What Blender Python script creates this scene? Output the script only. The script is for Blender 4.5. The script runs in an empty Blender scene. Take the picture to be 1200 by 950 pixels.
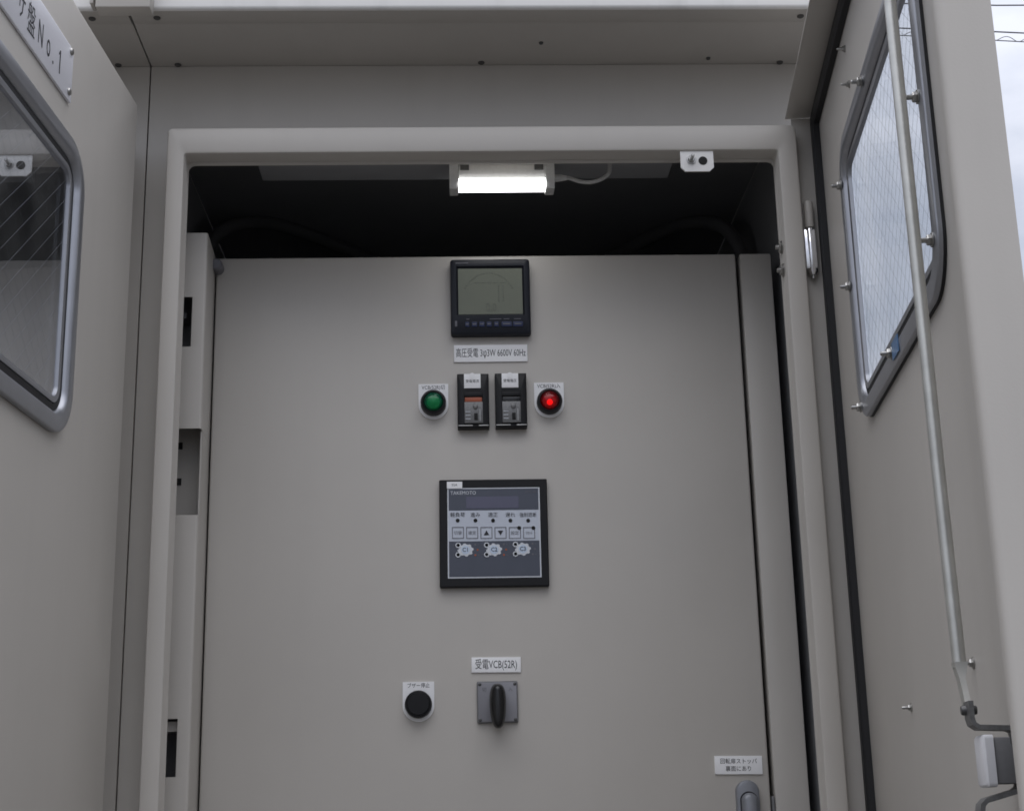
import bpy, bmesh, math, random
from mathutils import Vector, Matrix
random.seed(7)
R = math.radians
scene = bpy.context.scene
COL = scene.collection

# ------------------------------------------------------------------ camera
def camera_matrix(loc, pitch, yaw, roll):
    p, y, r = R(pitch), R(yaw), R(roll)
    f = Vector((math.sin(y)*math.cos(p), math.cos(y)*math.cos(p), math.sin(p)))
    ri = Vector((math.cos(y), -math.sin(y), 0)); up = ri.cross(f)
    r2 = ri*math.cos(r) + up*math.sin(r); u2 = up*math.cos(r) - ri*math.sin(r)
    m = Matrix((r2, u2, -f)).transposed().to_4x4(); m.translation = Vector(loc)
    return m
cam_data = bpy.data.cameras.new('camera'); cam = bpy.data.objects.new('camera', cam_data)
COL.objects.link(cam); scene.camera = cam
cam_data.sensor_width = 36; cam_data.lens = 1760/1200*36
cam_data.clip_start = 0.02; cam_data.clip_end = 500
cam.matrix_world = camera_matrix((0, 0, 1.5), 15.4644, 2.128, -1.2761)

# ------------------------------------------------------------------ sky and sun
CLOUD = 16.3
SUN_EL, SUN_AZ = 80.0, 186.0          # azimuth clockwise from +Y: behind the camera
world = bpy.data.worlds.new('World'); scene.world = world; world.use_nodes = True
wn, wl = world.node_tree.nodes, world.node_tree.links
wn.clear()
out = wn.new('ShaderNodeOutputWorld'); bg = wn.new('ShaderNodeBackground'); bg.inputs['Strength'].default_value = 0.10
sky = wn.new('ShaderNodeTexSky'); sky.sky_type = 'NISHITA'; sky.sun_disc = False
sky.sun_elevation = R(SUN_EL); sky.sun_rotation = R(SUN_AZ); sky.air_density = 1.0; sky.dust_density = 2.0
tc = wn.new('ShaderNodeTexCoord'); mp = wn.new('ShaderNodeMapping'); mp.inputs['Scale'].default_value = (1, 1, 2.2)
nz = wn.new('ShaderNodeTexNoise'); nz.inputs['Scale'].default_value = 4.2; nz.inputs['Detail'].default_value = 7; nz.inputs['Roughness'].default_value = .55
cr = wn.new('ShaderNodeValToRGB')
cr.color_ramp.elements[0].position = .36; cr.color_ramp.elements[0].color = (.62, .62, .62, 1)
cr.color_ramp.elements[1].position = .58; cr.color_ramp.elements[1].color = (1, 1, 1, 1)
mix = wn.new('ShaderNodeMixRGB')
# cloud cover with the standard overcast distribution: horizon about a quarter of the zenith
sep = wn.new('ShaderNodeSeparateXYZ'); mx0 = wn.new('ShaderNodeMath'); mx0.operation = 'MAXIMUM'; mx0.inputs[1].default_value = 0
oc = wn.new('ShaderNodeMath'); oc.operation = 'MULTIPLY_ADD'; oc.inputs[1].default_value = .77; oc.inputs[2].default_value = .23
cl = wn.new('ShaderNodeVectorMath'); cl.operation = 'SCALE'; cl.inputs[0].default_value = tuple(CLOUD*k for k in (.94, .98, 1.11))
wl.new(tc.outputs['Generated'], sep.inputs[0]); wl.new(sep.outputs['Z'], mx0.inputs[0]); wl.new(mx0.outputs[0], oc.inputs[0]); wl.new(oc.outputs[0], cl.inputs['Scale'])
wl.new(cl.outputs['Vector'], mix.inputs['Color2'])
wl.new(tc.outputs['Generated'], mp.inputs['Vector']); wl.new(mp.outputs['Vector'], nz.inputs['Vector'])
wl.new(nz.outputs['Fac'], cr.inputs['Fac']); wl.new(cr.outputs['Color'], mix.inputs['Fac'])
wl.new(sky.outputs['Color'], mix.inputs['Color1']); wl.new(mix.outputs['Color'], bg.inputs['Color'])
wl.new(bg.outputs['Background'], out.inputs['Surface'])
sd = bpy.data.lights.new('sun', 'SUN'); sd.energy = 1.5; sd.angle = R(90); sd.color = (1, .97, .93)
sun = bpy.data.objects.new('sun', sd); COL.objects.link(sun)
az, el = R(SUN_AZ), R(SUN_EL)
sdir = Vector((math.sin(az)*math.cos(el), math.cos(az)*math.cos(el), math.sin(el)))
sun.location = sdir*20; sun.rotation_euler = sdir.to_track_quat('Z', 'Y').to_euler()
vs = scene.view_settings
vs.view_transform = 'Standard'; vs.look = 'None'; vs.gamma = 1; vs.exposure = 0.07; vs.use_curve_mapping = False
scene.cycles.filter_width = 1.7

# ------------------------------------------------------------------ materials
def new_mat(name):
    m = bpy.data.materials.new(name); m.use_nodes = True
    return m, m.node_tree.nodes, m.node_tree.links, m.node_tree.nodes['Principled BSDF']

def paint(name, col, rough=.42, mottle=.035, grime=.035, peel=.035):
    """sprayed sheet-steel enamel: faint mottling, dusty run marks, orange peel"""
    m, n, l, b = new_mat(name)
    t = n.new('ShaderNodeTexCoord')
    a = n.new('ShaderNodeTexNoise'); a.inputs['Scale'].default_value = 5; a.inputs['Detail'].default_value = 6
    mp = n.new('ShaderNodeMapping'); mp.inputs['Scale'].default_value = (26, 26, 1.3)
    s = n.new('ShaderNodeTexNoise'); s.inputs['Scale'].default_value = 1; s.inputs['Detail'].default_value = 5
    l.new(t.outputs['Object'], a.inputs['Vector']); l.new(t.outputs['Object'], mp.inputs['Vector']); l.new(mp.outputs['Vector'], s.inputs['Vector'])
    r1 = n.new('ShaderNodeMapRange'); r1.inputs['From Min'].default_value = .3; r1.inputs['From Max'].default_value = .7
    r1.inputs['To Min'].default_value = 1-mottle; r1.inputs['To Max'].default_value = 1+mottle
    r2 = n.new('ShaderNodeMapRange'); r2.inputs['From Min'].default_value = .5; r2.inputs['From Max'].default_value = .8
    r2.inputs['To Min'].default_value = 1; r2.inputs['To Max'].default_value = 1-grime
    l.new(a.outputs['Fac'], r1.inputs['Value']); l.new(s.outputs['Fac'], r2.inputs['Value'])
    mu = n.new('ShaderNodeMath'); mu.operation = 'MULTIPLY'
    l.new(r1.outputs['Result'], mu.inputs[0]); l.new(r2.outputs['Result'], mu.inputs[1])
    mx = n.new('ShaderNodeMixRGB'); mx.blend_type = 'MULTIPLY'; mx.inputs['Fac'].default_value = 1
    mx.inputs['Color1'].default_value = (*col, 1); l.new(mu.outputs['Value'], mx.inputs['Color2'])
    l.new(mx.outputs['Color'], b.inputs['Base Color'])
    rr = n.new('ShaderNodeMapRange'); rr.inputs['From Min'].default_value = .3; rr.inputs['From Max'].default_value = .7
    rr.inputs['To Min'].default_value = rough-.06; rr.inputs['To Max'].default_value = rough+.10
    l.new(a.outputs['Fac'], rr.inputs['Value']); l.new(rr.outputs['Result'], b.inputs['Roughness'])
    o = n.new('ShaderNodeTexNoise'); o.inputs['Scale'].default_value = 420; o.inputs['Detail'].default_value = 2
    w = n.new('ShaderNodeTexNoise'); w.inputs['Scale'].default_value = 3.5; w.inputs['Detail'].default_value = 1
    l.new(t.outputs['Object'], o.inputs['Vector']); l.new(t.outputs['Object'], w.inputs['Vector'])
    bu = n.new('ShaderNodeBump'); bu.inputs['Strength'].default_value = peel; bu.inputs['Distance'].default_value = .002
    bw = n.new('ShaderNodeBump'); bw.inputs['Strength'].default_value = .10; bw.inputs['Distance'].default_value = .01   # slight oil-canning of the sheet
    l.new(w.outputs['Fac'], bw.inputs['Height']); l.new(o.outputs['Fac'], bu.inputs['Height'])
    l.new(bw.outputs['Normal'], bu.inputs['Normal']); l.new(bu.outputs['Normal'], b.inputs['Normal'])
    return m

def plain(name, col, rough=.5, metal=0., bump=.0, scale=200, var=.06, emit=0, spec=.5):
    m, n, l, b = new_mat(name)
    t = n.new('ShaderNodeTexCoord'); a = n.new('ShaderNodeTexNoise'); a.inputs['Scale'].default_value = scale; a.inputs['Detail'].default_value = 4
    l.new(t.outputs['Object'], a.inputs['Vector'])
    r = n.new('ShaderNodeMapRange'); r.inputs['To Min'].default_value = 1-var*2; r.inputs['To Max'].default_value = 1+var*2
    l.new(a.outputs['Fac'], r.inputs['Value'])
    mx = n.new('ShaderNodeMixRGB'); mx.blend_type = 'MULTIPLY'; mx.inputs['Fac'].default_value = 1
    mx.inputs['Color1'].default_value = (*col, 1); l.new(r.outputs['Result'], mx.inputs['Color2'])
    l.new(mx.outputs['Color'], b.inputs['Base Color'])
    b.inputs['Roughness'].default_value = rough; b.inputs['Metallic'].default_value = metal
    b.inputs['Specular IOR Level'].default_value = spec
    if bump:
        bu = n.new('ShaderNodeBump'); bu.inputs['Strength'].default_value = bump; bu.inputs['Distance'].default_value = .001
        l.new(a.outputs['Fac'], bu.inputs['Height']); l.new(bu.outputs['Normal'], b.inputs['Normal'])
    if emit:
        b.inputs['Emission Color'].default_value = (*col, 1); b.inputs['Emission Strength'].default_value = emit
    return m

def glass(name, tint, rough=.02):
    """clear sheet: tinted transmission under a Fresnel reflection"""
    m, n, l, b = new_mat(name); n.remove(b)
    o = n['Material Output']; tr = n.new('ShaderNodeBsdfTransparent'); tr.inputs['Color'].default_value = (*tint, 1)
    gl = n.new('ShaderNodeBsdfGlossy'); gl.inputs['Roughness'].default_value = rough
    t = n.new('ShaderNodeTexCoord'); nz = n.new('ShaderNodeTexNoise'); nz.inputs['Scale'].default_value = 14; nz.inputs['Detail'].default_value = 3
    l.new(t.outputs['Object'], nz.inputs['Vector'])
    rr = n.new('ShaderNodeMapRange'); rr.inputs['From Min'].default_value = .4; rr.inputs['From Max'].default_value = .75
    rr.inputs['To Min'].default_value = .015; rr.inputs['To Max'].default_value = .075      # dusty film on the pane
    l.new(nz.outputs['Fac'], rr.inputs['Value'])
    df = n.new('ShaderNodeBsdfDiffuse'); df.inputs['Color'].default_value = (.6, .6, .58, 1)
    m1 = n.new('ShaderNodeMixShader'); l.new(rr.outputs['Result'], m1.inputs['Fac']); l.new(tr.outputs[0], m1.inputs[1]); l.new(df.outputs[0], m1.inputs[2])
    lw_ = n.new('ShaderNodeLayerWeight'); pw = n.new('ShaderNodeMath'); pw.operation = 'POWER'; pw.inputs[1].default_value = 5
    l.new(lw_.outputs['Facing'], pw.inputs[0]); fr = n.new('ShaderNodeMath'); fr.operation = 'MULTIPLY_ADD'; fr.inputs[1].default_value = .45; fr.inputs[2].default_value = .035
    l.new(pw.outputs[0], fr.inputs[0])
    m2 = n.new('ShaderNodeMixShader'); l.new(fr.outputs[0], m2.inputs['Fac']); l.new(m1.outputs[0], m2.inputs[1]); l.new(gl.outputs[0], m2.inputs[2])
    l.new(m2.outputs[0], o.inputs['Surface'])
    return m

def lens(name, tint, dif):
    m, n, l, b = new_mat(name); n.remove(b)
    o = n['Material Output']; tr = n.new('ShaderNodeBsdfTransparent'); tr.inputs['Color'].default_value = (*tint, 1)
    df = n.new('ShaderNodeBsdfDiffuse'); df.inputs['Color'].default_value = (*dif, 1)
    gl = n.new('ShaderNodeBsdfGlossy'); gl.inputs['Roughness'].default_value = .08
    nz = n.new('ShaderNodeTexNoise'); nz.inputs['Scale'].default_value = 90
    rr = n.new('ShaderNodeMapRange'); rr.inputs['To Min'].default_value = .18; rr.inputs['To Max'].default_value = .34
    l.new(nz.outputs['Fac'], rr.inputs['Value'])
    m1 = n.new('ShaderNodeMixShader'); l.new(rr.outputs['Result'], m1.inputs['Fac']); l.new(tr.outputs[0], m1.inputs[1]); l.new(df.outputs[0], m1.inputs[2])
    fr = n.new('ShaderNodeFresnel'); fr.inputs['IOR'].default_value = 1.5
    m2 = n.new('ShaderNodeMixShader'); l.new(fr.outputs[0], m2.inputs['Fac']); l.new(m1.outputs[0], m2.inputs[1]); l.new(gl.outputs[0], m2.inputs[2])
    l.new(m2.outputs[0], o.inputs['Surface'])
    return m

M = {
 'beige':  paint('beige_enamel', (.503, .477, .440)),
 'inner':  paint('beige_enamel_inner_door', (.503, .477, .440), rough=.36, grime=.02, mottle=.03),
 'roof':   paint('pale_roof_enamel', (.80, .79, .77), rough=.5, grime=.16),
 'bracket':paint('pale_bracket_enamel', (.80, .79, .77), grime=.04),
 'inside': paint('darkened_interior_enamel', (.30, .305, .315), rough=.6),  # same enamel made darker and greyer: the interior's shade is in the colour
 'rubber': plain('black_rubber', (.012, .012, .014), rough=.6, bump=.2, scale=300),
 'plug':   plain('dull_screw_plug', (.075, .073, .07), rough=.7),
 'hole':   plain('black_hole_and_indicator', (.01, .01, .01), rough=.8),  # painted dark of holes and slots, also the unlit indicator dots
 'black':  plain('black_moulded_plastic', (.012, .012, .0135), rough=.42, bump=.06, scale=700, spec=.25),
 'gloss':  plain('glossy_black_plastic', (.012, .012, .013), rough=.22),
 'navy':   plain('blue_black_plastic', (.013, .015, .022), rough=.4, bump=.05, scale=700, spec=.25),
 'navyb':  plain('dark_blue_key', (.022, .032, .085), rough=.4, spec=.3),
 'alu':    plain('satin_aluminium', (.37, .38, .41), rough=.36, metal=.80, scale=60, var=.04),
 'zinc':   plain('zinc_plated_steel', (.42, .415, .40), rough=.34, metal=1, scale=80, var=.15),
 'rod':    plain('dull_galvanised_rod', (.56, .56, .53), rough=.42, metal=.75, scale=50, var=.12),
 'chrome': plain('bright_chrome', (.82, .82, .84), rough=.10, metal=1, scale=60, var=.05),
 'dark':   plain('dark_phosphated_steel', (.10, .10, .10), rough=.45, metal=.7, scale=60, var=.12),
 'white':  plain('white_laminate', (.90, .90, .91), rough=.45, scale=30, var=.03),
 'plate':  plain('white_acrylic_nameplate', (.88, .88, .93), rough=.4, scale=30, var=.02),
 'nylon':  plain('white_nylon', (.66, .66, .68), rough=.5, var=.03),
 'ink':    plain('dark_grey_ink', (.02, .02, .026), rough=.6),
 'inkl':   plain('pale_grey_ink', (.66, .69, .74), rough=.6),
 'inkd':   plain('dim_grey_ink', (.13, .13, .15), rough=.6),
 'lcd':    plain('grey_green_lcd', (.150, .162, .115), rough=.2, scale=25, var=.04),
 'seg':    plain('lcd_segment', (.105, .113, .080), rough=.3),
 'face':   plain('slate_membrane', (.070, .079, .108), rough=.35, scale=40, var=.05),
 'facel':  plain('pale_blue_membrane', (.56, .60, .68), rough=.35, scale=40, var=.03),
 'symbol': plain('sky_blue_ink', (.56, .66, .80), rough=.4, var=.02),
 'facew':  plain('smoked_display_window', (.105, .105, .16), rough=.12, scale=40, var=.03),
 'orange': plain('orange_flag_plastic', (.36, .085, .035), rough=.4),
 'steel':  plain('brushed_nickel', (.17, .17, .17), rough=.45, metal=.4, scale=300, var=.2),
 'grey':   plain('grey_switch_plate', (.26, .26, .285), rough=.4, scale=60, var=.03),
 'greyd':  plain('mid_grey_plastic', (.17, .17, .175), rough=.45),
 'lampg':  plain('grey_lamp_housing', (.62, .62, .61), rough=.5),
 'handle': plain('grey_die_cast_handle', (.25, .26, .285), rough=.36, metal=.25, scale=120, var=.05),
 'pin':    plain('grey_nylon_hinge_roller', (.16, .16, .18), rough=.4),
 'blue':   plain('blue_tape', (.09, .18, .33), rough=.4),
 'cable':  plain('black_cable_sheath', (.11, .11, .115), rough=.45),
 'cableg': plain('grey_cable_sheath', (.52, .52, .51), rough=.5),
 'wire':   plain('embedded_steel_wire', (.22, .23, .25), rough=.5, metal=.3),
 'ledon':  plain('led_diffuser', (1, 1, 1), rough=.5, var=0, emit=5.5),
 'redlit': plain('red_led', (1.0, .035, .03), rough=.4, var=0, emit=1.3),
 'greenc': plain('green_reflector', (.015, .42, .20), rough=.35, var=.02),
 'redc':   plain('red_reflector', (.55, .012, .015), rough=.35, var=.02),
 'gglass': lens('green_lens', (.05, .75, .42), (.01, .28, .15)),
 'rglass': lens('red_lens', (.95, .10, .10), (.35, .01, .02)),
 'glass':  glass('wired_glass', (.97, .985, 1.0)),
 'glassn': glass('smoky_wired_glass', (.80, .81, .83), .03),
 'concrete': plain('concrete_ground', (.095, .092, .088), rough=.9, bump=.6, scale=9, var=.18),
 'line':   plain('weathered_overhead_cable', (.14, .14, .16), rough=.6),
}

# ------------------------------------------------------------------ mesh helpers
class MB:
    def __init__(s): s.v, s.f = [], []
    def add(s, vs, fs):
        o = len(s.v); s.v += [tuple(p) for p in vs]; s.f += [[i+o for i in f] for f in fs]; return s
    def box(s, x0, x1, y0, y1, z0, z1, bev=0, seg=2):
        bm = bmesh.new()
        m = Matrix.Translation(((x0+x1)/2, (y0+y1)/2, (z0+z1)/2)) @ Matrix.Diagonal((x1-x0, y1-y0, z1-z0, 1))
        bmesh.ops.create_cube(bm, size=1, matrix=m)
        if bev: bmesh.ops.bevel(bm, geom=bm.edges[:], offset=bev, segments=seg, profile=.5, affect='EDGES')
        bm.verts.index_update()
        s.add([v.co[:] for v in bm.verts], [[v.index for v in f.verts] for f in bm.faces]); bm.free(); return s
    def loft(s, rings, cap0=True, cap1=True, closed=False):
        n = len(rings[0]); vs = [p for r in rings for p in r]; fs = []
        k = len(rings)
        for i in range(k if closed else k-1):
            j = (i+1) % k
            for a in range(n):
                b = (a+1) % n; fs.append([i*n+a, i*n+b, j*n+b, j*n+a])
        if not closed:
            if cap0: fs.append(list(range(n))[::-1])
            if cap1: fs.append([(k-1)*n+a for a in range(n)])
        return s.add(vs, fs)
    def lathe(s, prof, c, axis='y', n=24):
        """prof: (radius, distance along axis) pairs"""
        rings = []
        for r, d in prof:
            ring = []
            for i in range(n):
                a = 2*math.pi*i/n; u, w = max(r, 1e-5)*math.cos(a), max(r, 1e-5)*math.sin(a)
                ring.append({'y': (c[0]+u, c[1]+d, c[2]+w), 'x': (c[0]+d, c[1]+u, c[2]+w), 'z': (c[0]+u, c[1]+w, c[2]+d)}[axis])
            rings.append(ring)
        return s.loft(rings)
    def tube(s, pts, r, n=8):
        pts = [Vector(p) for p in pts]; rings = []
        ref = Vector((.31, .22, .92))
        for i, p in enumerate(pts):
            t = (pts[min(i+1, len(pts)-1)]-pts[max(i-1, 0)]).normalized()
            u = t.cross(ref).normalized(); w = t.cross(u)
            rr = r[i] if isinstance(r, (list, tuple)) else r
            rings.append([p+u*rr*math.cos(2*math.pi*k/n)+w*rr*math.sin(2*math.pi*k/n) for k in range(n)])
        return s.loft(rings)
    def extrude(s, poly, z0, z1):
        """closed polygon of (x, y) pulled up in z"""
        n = len(poly); vs = [(x, y, z0) for x, y in poly]+[(x, y, z1) for x, y in poly]
        fs = [[i, (i+1) % n, n+(i+1) % n, n+i] for i in range(n)]+[list(range(n))[::-1], list(range(n, 2*n))]
        return s.add(vs, fs)
    def build(s, name, mat, parent=None, kind=None, label=None, smooth=True, angle=38):
        me = bpy.data.meshes.new(name); me.from_pydata(s.v, [], s.f)
        bm = bmesh.new(); bm.from_mesh(me); bmesh.ops.recalc_face_normals(bm, faces=bm.faces[:]); bm.to_mesh(me); bm.free()
        if smooth:
            me.polygons.foreach_set('use_smooth', [True]*len(me.polygons)); me.set_sharp_from_angle(angle=R(angle))
        me.materials.append(M[mat]); me.update()
        o = bpy.data.objects.new(name, me); COL.objects.link(o); o.parent = parent
        if kind: o['kind'] = kind
        if label: o['label'] = label
        return o

def rr(x0, x1, z0, z1, r, y, n=6):
    """rounded rectangle in the xz plane at depth y, 4*(n+1) points"""
    r = max(min(r, (x1-x0)/2-1e-5, (z1-z0)/2-1e-5), 1e-5); p = []
    for cx, cz, a0 in ((x1-r, z1-r, 0), (x0+r, z1-r, 90), (x0+r, z0+r, 180), (x1-r, z0+r, 270)):
        for i in range(n+1):
            a = R(a0+90*i/n); p.append((cx+r*math.cos(a), y, cz+r*math.sin(a)))
    return p

def slab(x0, x1, z0, z1, y0, y1, r=.002, bev=.0008, n=5):
    """rounded plate from y0 (back) to y1 (front face) with an eased front edge"""
    e = bev if y1 > y0 else -bev
    return MB().loft([rr(x0, x1, z0, z1, r, y0, n), rr(x0, x1, z0, z1, r, y1-e, n),
                      rr(x0+bev*.3, x1-bev*.3, z0+bev*.3, z1-bev*.3, max(r-bev*.3, 1e-4), y1-e*.3, n),
                      rr(x0+bev, x1-bev, z0+bev, z1-bev, max(r-bev, 1e-4), y1, n)])

def thing(name, label, cat, loc=(0, 0, 0), rz=0, group=None):
    o = bpy.data.objects.new(name, None); COL.objects.link(o); o.empty_display_size = .05
    o.location = loc; o.rotation_euler = (0, 0, rz); o['label'] = label; o['category'] = cat
    if group: o['group'] = group
    return o

def lettering(body, size, x, y, z, mat, parent, name='lettering', sx=1., flip=False, align='CENTER', thick=.0, label=None, bold=0., fit=None):
    """flat print: upright text on a vertical face, reading along +x seen from -y (or along -x seen from +y)"""
    cu = bpy.data.curves.new('lettering', 'FONT'); cu.body = body; cu.size = size
    cu.align_x = align; cu.align_y = 'CENTER'; cu.resolution_u = 2; cu.extrude = thick; cu.offset = bold
    t = bpy.data.objects.new('lettering_source', cu); COL.objects.link(t)
    bpy.context.view_layer.update()
    me = bpy.data.meshes.new_from_object(t.evaluated_get(bpy.context.evaluated_depsgraph_get()))
    bpy.data.objects.remove(t); bpy.data.curves.remove(cu)
    if fit:                                         # stretch one glyph to (width, height), foot on the line z
        xs = [v.co.x for v in me.vertices]; ys = [v.co.y for v in me.vertices]
        for v in me.vertices:
            v.co.x = (v.co.x-(min(xs)+max(xs))/2)*fit[0]/(max(xs)-min(xs)); v.co.y = (v.co.y-min(ys))*fit[1]/(max(ys)-min(ys))
    k = -1 if flip else 1
    for v in me.vertices:
        a, b, c = v.co; v.co = (x+k*a*sx, y-k*c, z+b)
    me.materials.clear(); me.materials.append(M[mat])
    o = bpy.data.objects.new(name, me); COL.objects.link(o); o.parent = parent
    return o

def arc(c, r, a0, a1, n):
    return [(c[0]+r*math.cos(R(a0+(a1-a0)*i/n)), c[1]+r*math.sin(R(a0+(a1-a0)*i/n))) for i in range(n+1)]

def bolt(parent, p, axis, sgn, r=.0055, h=.004, shank=.008, mat='zinc', name='bolt'):
    """hex nut on a washer with the stud end standing out"""
    b = MB(); c = p
    b.lathe([(r*1.5, 0), (r*1.5, sgn*.0012), (r*1.1, sgn*.0013)], c, axis, 16)
    b.lathe([(r, sgn*.001), (r*1.12, sgn*.0018), (r*1.12, sgn*(h)), (r*.95, sgn*(h+.001))], c, axis, 6)
    b.lathe([(r*.55, sgn*h), (r*.55, sgn*(h+shank)), (r*.35, sgn*(h+shank+.001))], c, axis, 10)
    return b.build(name, mat, parent)

def screw(parent, p, axis, sgn, r=.005, mat='zinc', name='screw'):
    return MB().lathe([(r, 0), (r, sgn*.0008), (r*.8, sgn*.0022), (r*.3, sgn*.0028)], p, axis, 14).build(name, mat, parent)

# ------------------------------------------------------------------ ground
YP = 1.9664                                  # front of the inner doors
g = MB().box(-40, 40, -40, 40, -.3, 0).build('ground', 'concrete'); g['kind'] = 'structure'

# ------------------------------------------------------------------ cubicles (fixed sheet metal)
def cubicle(dx, label, full):
    c = thing('switchgear_cubicle', label, 'cabinet', (dx, 0, 0), group='joined outdoor switchgear cubicles')
    x0, x1 = -.4077, .4653
    xr = .512 if full else x1                  # the last cubicle of the row carries the end trim
    # header wall with the door opening, drawn as one folded sheet
    b = MB(); o0, o1, zt, zb = -.362, .438, 2.355, .22
    b.loft([rr(x0, xr, .10, 2.4907, .0005, 1.860, 2), rr(x0, xr, .10, 2.4907, .0015, 1.845, 2), rr(o0, o1, zb, zt, .004, 1.845, 2), rr(o0, o1, zb, zt, .004, 1.860, 2)], closed=True)
    b.build('header_wall', 'beige', c)
    # raised door frame: rolled outer edge, flat face, return and back lip
    fx0, fx1, fz0, fz1 = -.3695, .4452, .16, 2.3695
    ix0, ix1, iz0, iz1 = -.3463, .4190, .24, 2.3330
    rings = [rr(fx0, fx1, fz0, fz1, .007, 1.8445), rr(fx0, fx1, fz0, fz1, .007, 1.7845), rr(fx0+.0014, fx1-.0014, fz0+.0014, fz1-.0014, .006, 1.7813),
             rr(fx0+.0045, fx1-.0045, fz0+.0045, fz1-.0045, .004, 1.780),
             rr(ix0-.0040, ix1+.0040, iz0-.004, iz1+.0040, .005, 1.780), rr(ix0-.0012, ix1+.0012, iz0-.0012, iz1+.0012, .004, 1.7812), rr(ix0, ix1, iz0, iz1, .0035, 1.7840),
             rr(ix0, ix1, iz0, iz1, .0035, 1.8085), rr(ix0+.0004, ix1-.0004, iz0+.0035, iz1-.0035, .009, 1.8095), rr(ix0+.0004, ix1-.0004, iz0+.0035, iz1-.0035, .009, 1.8115), rr(ix0-.002, ix1+.002, iz0-.002, iz1+.002, .006, 1.8125)]
    MB().loft(rings, closed=True).build('door_frame', 'beige', c)
    # soffit, its front return, and the roof edge
    MB().box(x0, xr, 1.7325, 1.8700, 2.4911, 2.4931, .0006).build('soffit_panel', 'beige', c)
    pts = arc((1.700, 2.4950), .005, 270, 180, 5) + [(1.698, 2.543), (1.711, 2.595), (1.715, 2.595), (1.702, 2.543), (1.701, 2.4950)]
    bm = MB(); n = len(pts); xa, xb = x0+.0005, xr-.0005
    bm.add([(xa, y, z) for y, z in pts]+[(xb, y, z) for y, z in pts], [[i, (i+1) % n, n+(i+1) % n, n+i] for i in range(n)]+[list(range(n))[::-1], list(range(n, 2*n))])
    bm.build('roof_edge', 'roof', c)
    MB().box(xa, xb, 1.7007, 1.7315, 2.4900, 2.4920, .0008).build('roof_edge_return', 'beige', c)
    MB().box(x0, xr, 1.711, 2.96, 2.5955, 2.602).build('roof_sheet', 'roof', c)
    for xs in (x0+.001, xr-.003): MB().box(xs, xs+.002, 1.725, 2.90, 2.4935, 2.5952).build('roof_end_panel', 'roof', c)
    # body
    MB().box(x0+.0005, x0+.0025, 1.8605, 2.90, .10, 2.490).build('side_wall', 'beige', c)
    MB().box(x0+.003, x0+.005, 1.8605, 2.894, .106, 2.454).build('dark_inner_side', 'inside', c); MB().box(x1-.005, x1-.003, 1.8605, 2.894, .106, 2.454).build('dark_inner_side', 'inside', c)  # extra sheets over the side walls, carrying the shade-darkened interior colour
    MB().box(x1-.0025, x1-.0005, 1.8605, 2.90, .10, 2.490).build('side_wall', 'beige', c)
    MB().box(x0+.0055, x1-.0055, 2.890, 2.90, .10, 2.490).build('back_wall', 'inside', c)
    MB().box(x0+.0055, x1-.0055, 1.861, 2.889, 2.455, 2.46).build('ceiling_panel', 'inside', c)
    MB().box(x0+.0055, x1-.0055, 1.861, 2.889, .10, .105).build('floor_panel', 'inside', c)
    MB().box(x0, x1, 1.80, 2.90, .0, .098).build('plinth', 'dark', c)
    # shallow plate under the cubicle ceiling that carries the lamp
    MB().box(-.266, .296, 1.815, 1.928, 2.3600, 2.3620, .0006).build('lamp_mounting_plate', 'inside', c)
    MB().box(-.266, .296, 1.926, 1.928, 2.3622, 2.454).build('lamp_mounting_web', 'inside', c)
    # door-stop tab hanging from the frame
    tab = MB()
    px = [(.2920, 2.3355), (.3349, 2.3355), (.3349, 2.3105), (.3294, 2.3050), (.2975, 2.3050), (.2920, 2.3105)]
    tab.add([(x, 1.7835, z) for x, z in px]+[(x, 1.7865, z) for x, z in px], [[0, 1, 2, 3, 4, 5], [11, 10, 9, 8, 7, 6]]+[[i, (i+1) % 6, 6+(i+1) % 6, 6+i] for i in range(6)])
    t = tab.build('stop_bracket', 'bracket', c)
    bolt(t, (.3060, 1.7833, 2.3210), 'y', -1, r=.0042, shank=.010)
    MB().lathe([(.0058, 0), (.0058, -.0006), (.005, -.0008)], (.3210, 1.7834, 2.3195), 'y', 18).build('painted_bolt_hole', 'hole', t)  # flat black disc, its colour stands for the dark inside the hole
    # posts beside the inner door
    closing = MB().box(.3974, .4418, YP-.0005, YP+.03, .25, 2.2615, .0025).build('closing_post', 'inner', c)
    MB().box(.4560, .4575, 1.8625, 2.15, .25, 2.40).build('added_gap_sheet', 'inside', c)  # added sheet that catches front light so the gap is not black
    post = MB(); xc, xb, yq, r, th = -.3300, -.3350, 1.8755, .0035, .0016
    def section(z0, z1, xl=-.3965, side_only=False, y_from=None):
        if side_only:
            poly = [(xc-.0008, y_from), (xb, YP+.012), (xb-th, YP+.012), (xc-.0008-th, y_from)]
        else:
            a = arc((xc-r, yq+r), r, -90, 0, 4); bi = arc((xc-r, yq+r), r-th, 0, -90, 4)
            poly = [(xl, yq)]+a+[(xb, YP+.012), (xb-th, YP+.012)]+bi+[(xl, yq+th)]
        post.extrude(poly, z0, z1)
    section(2.1725, 2.2624); section(2.1041, 2.1725, -.3470); section(1.9941, 2.1041)
    section(1.8812, 1.9941, side_only=True, y_from=yq+.012); section(1.6292, 1.8812); section(1.5603, 1.6292, -.3460); section(.25, 1.5603)
    for z0, z1 in ((2.1041, 2.1725), (1.5603, 1.6292)): post.box(-.3965, -.372, yq, yq+th, z0, z1)
    p = post.build('hinge_post', 'inner', c)
    MB().box(-.3965, -.3372, 1.922, 1.924, 1.850, 2.045).build('post_stiffener', 'inner', p)
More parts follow.
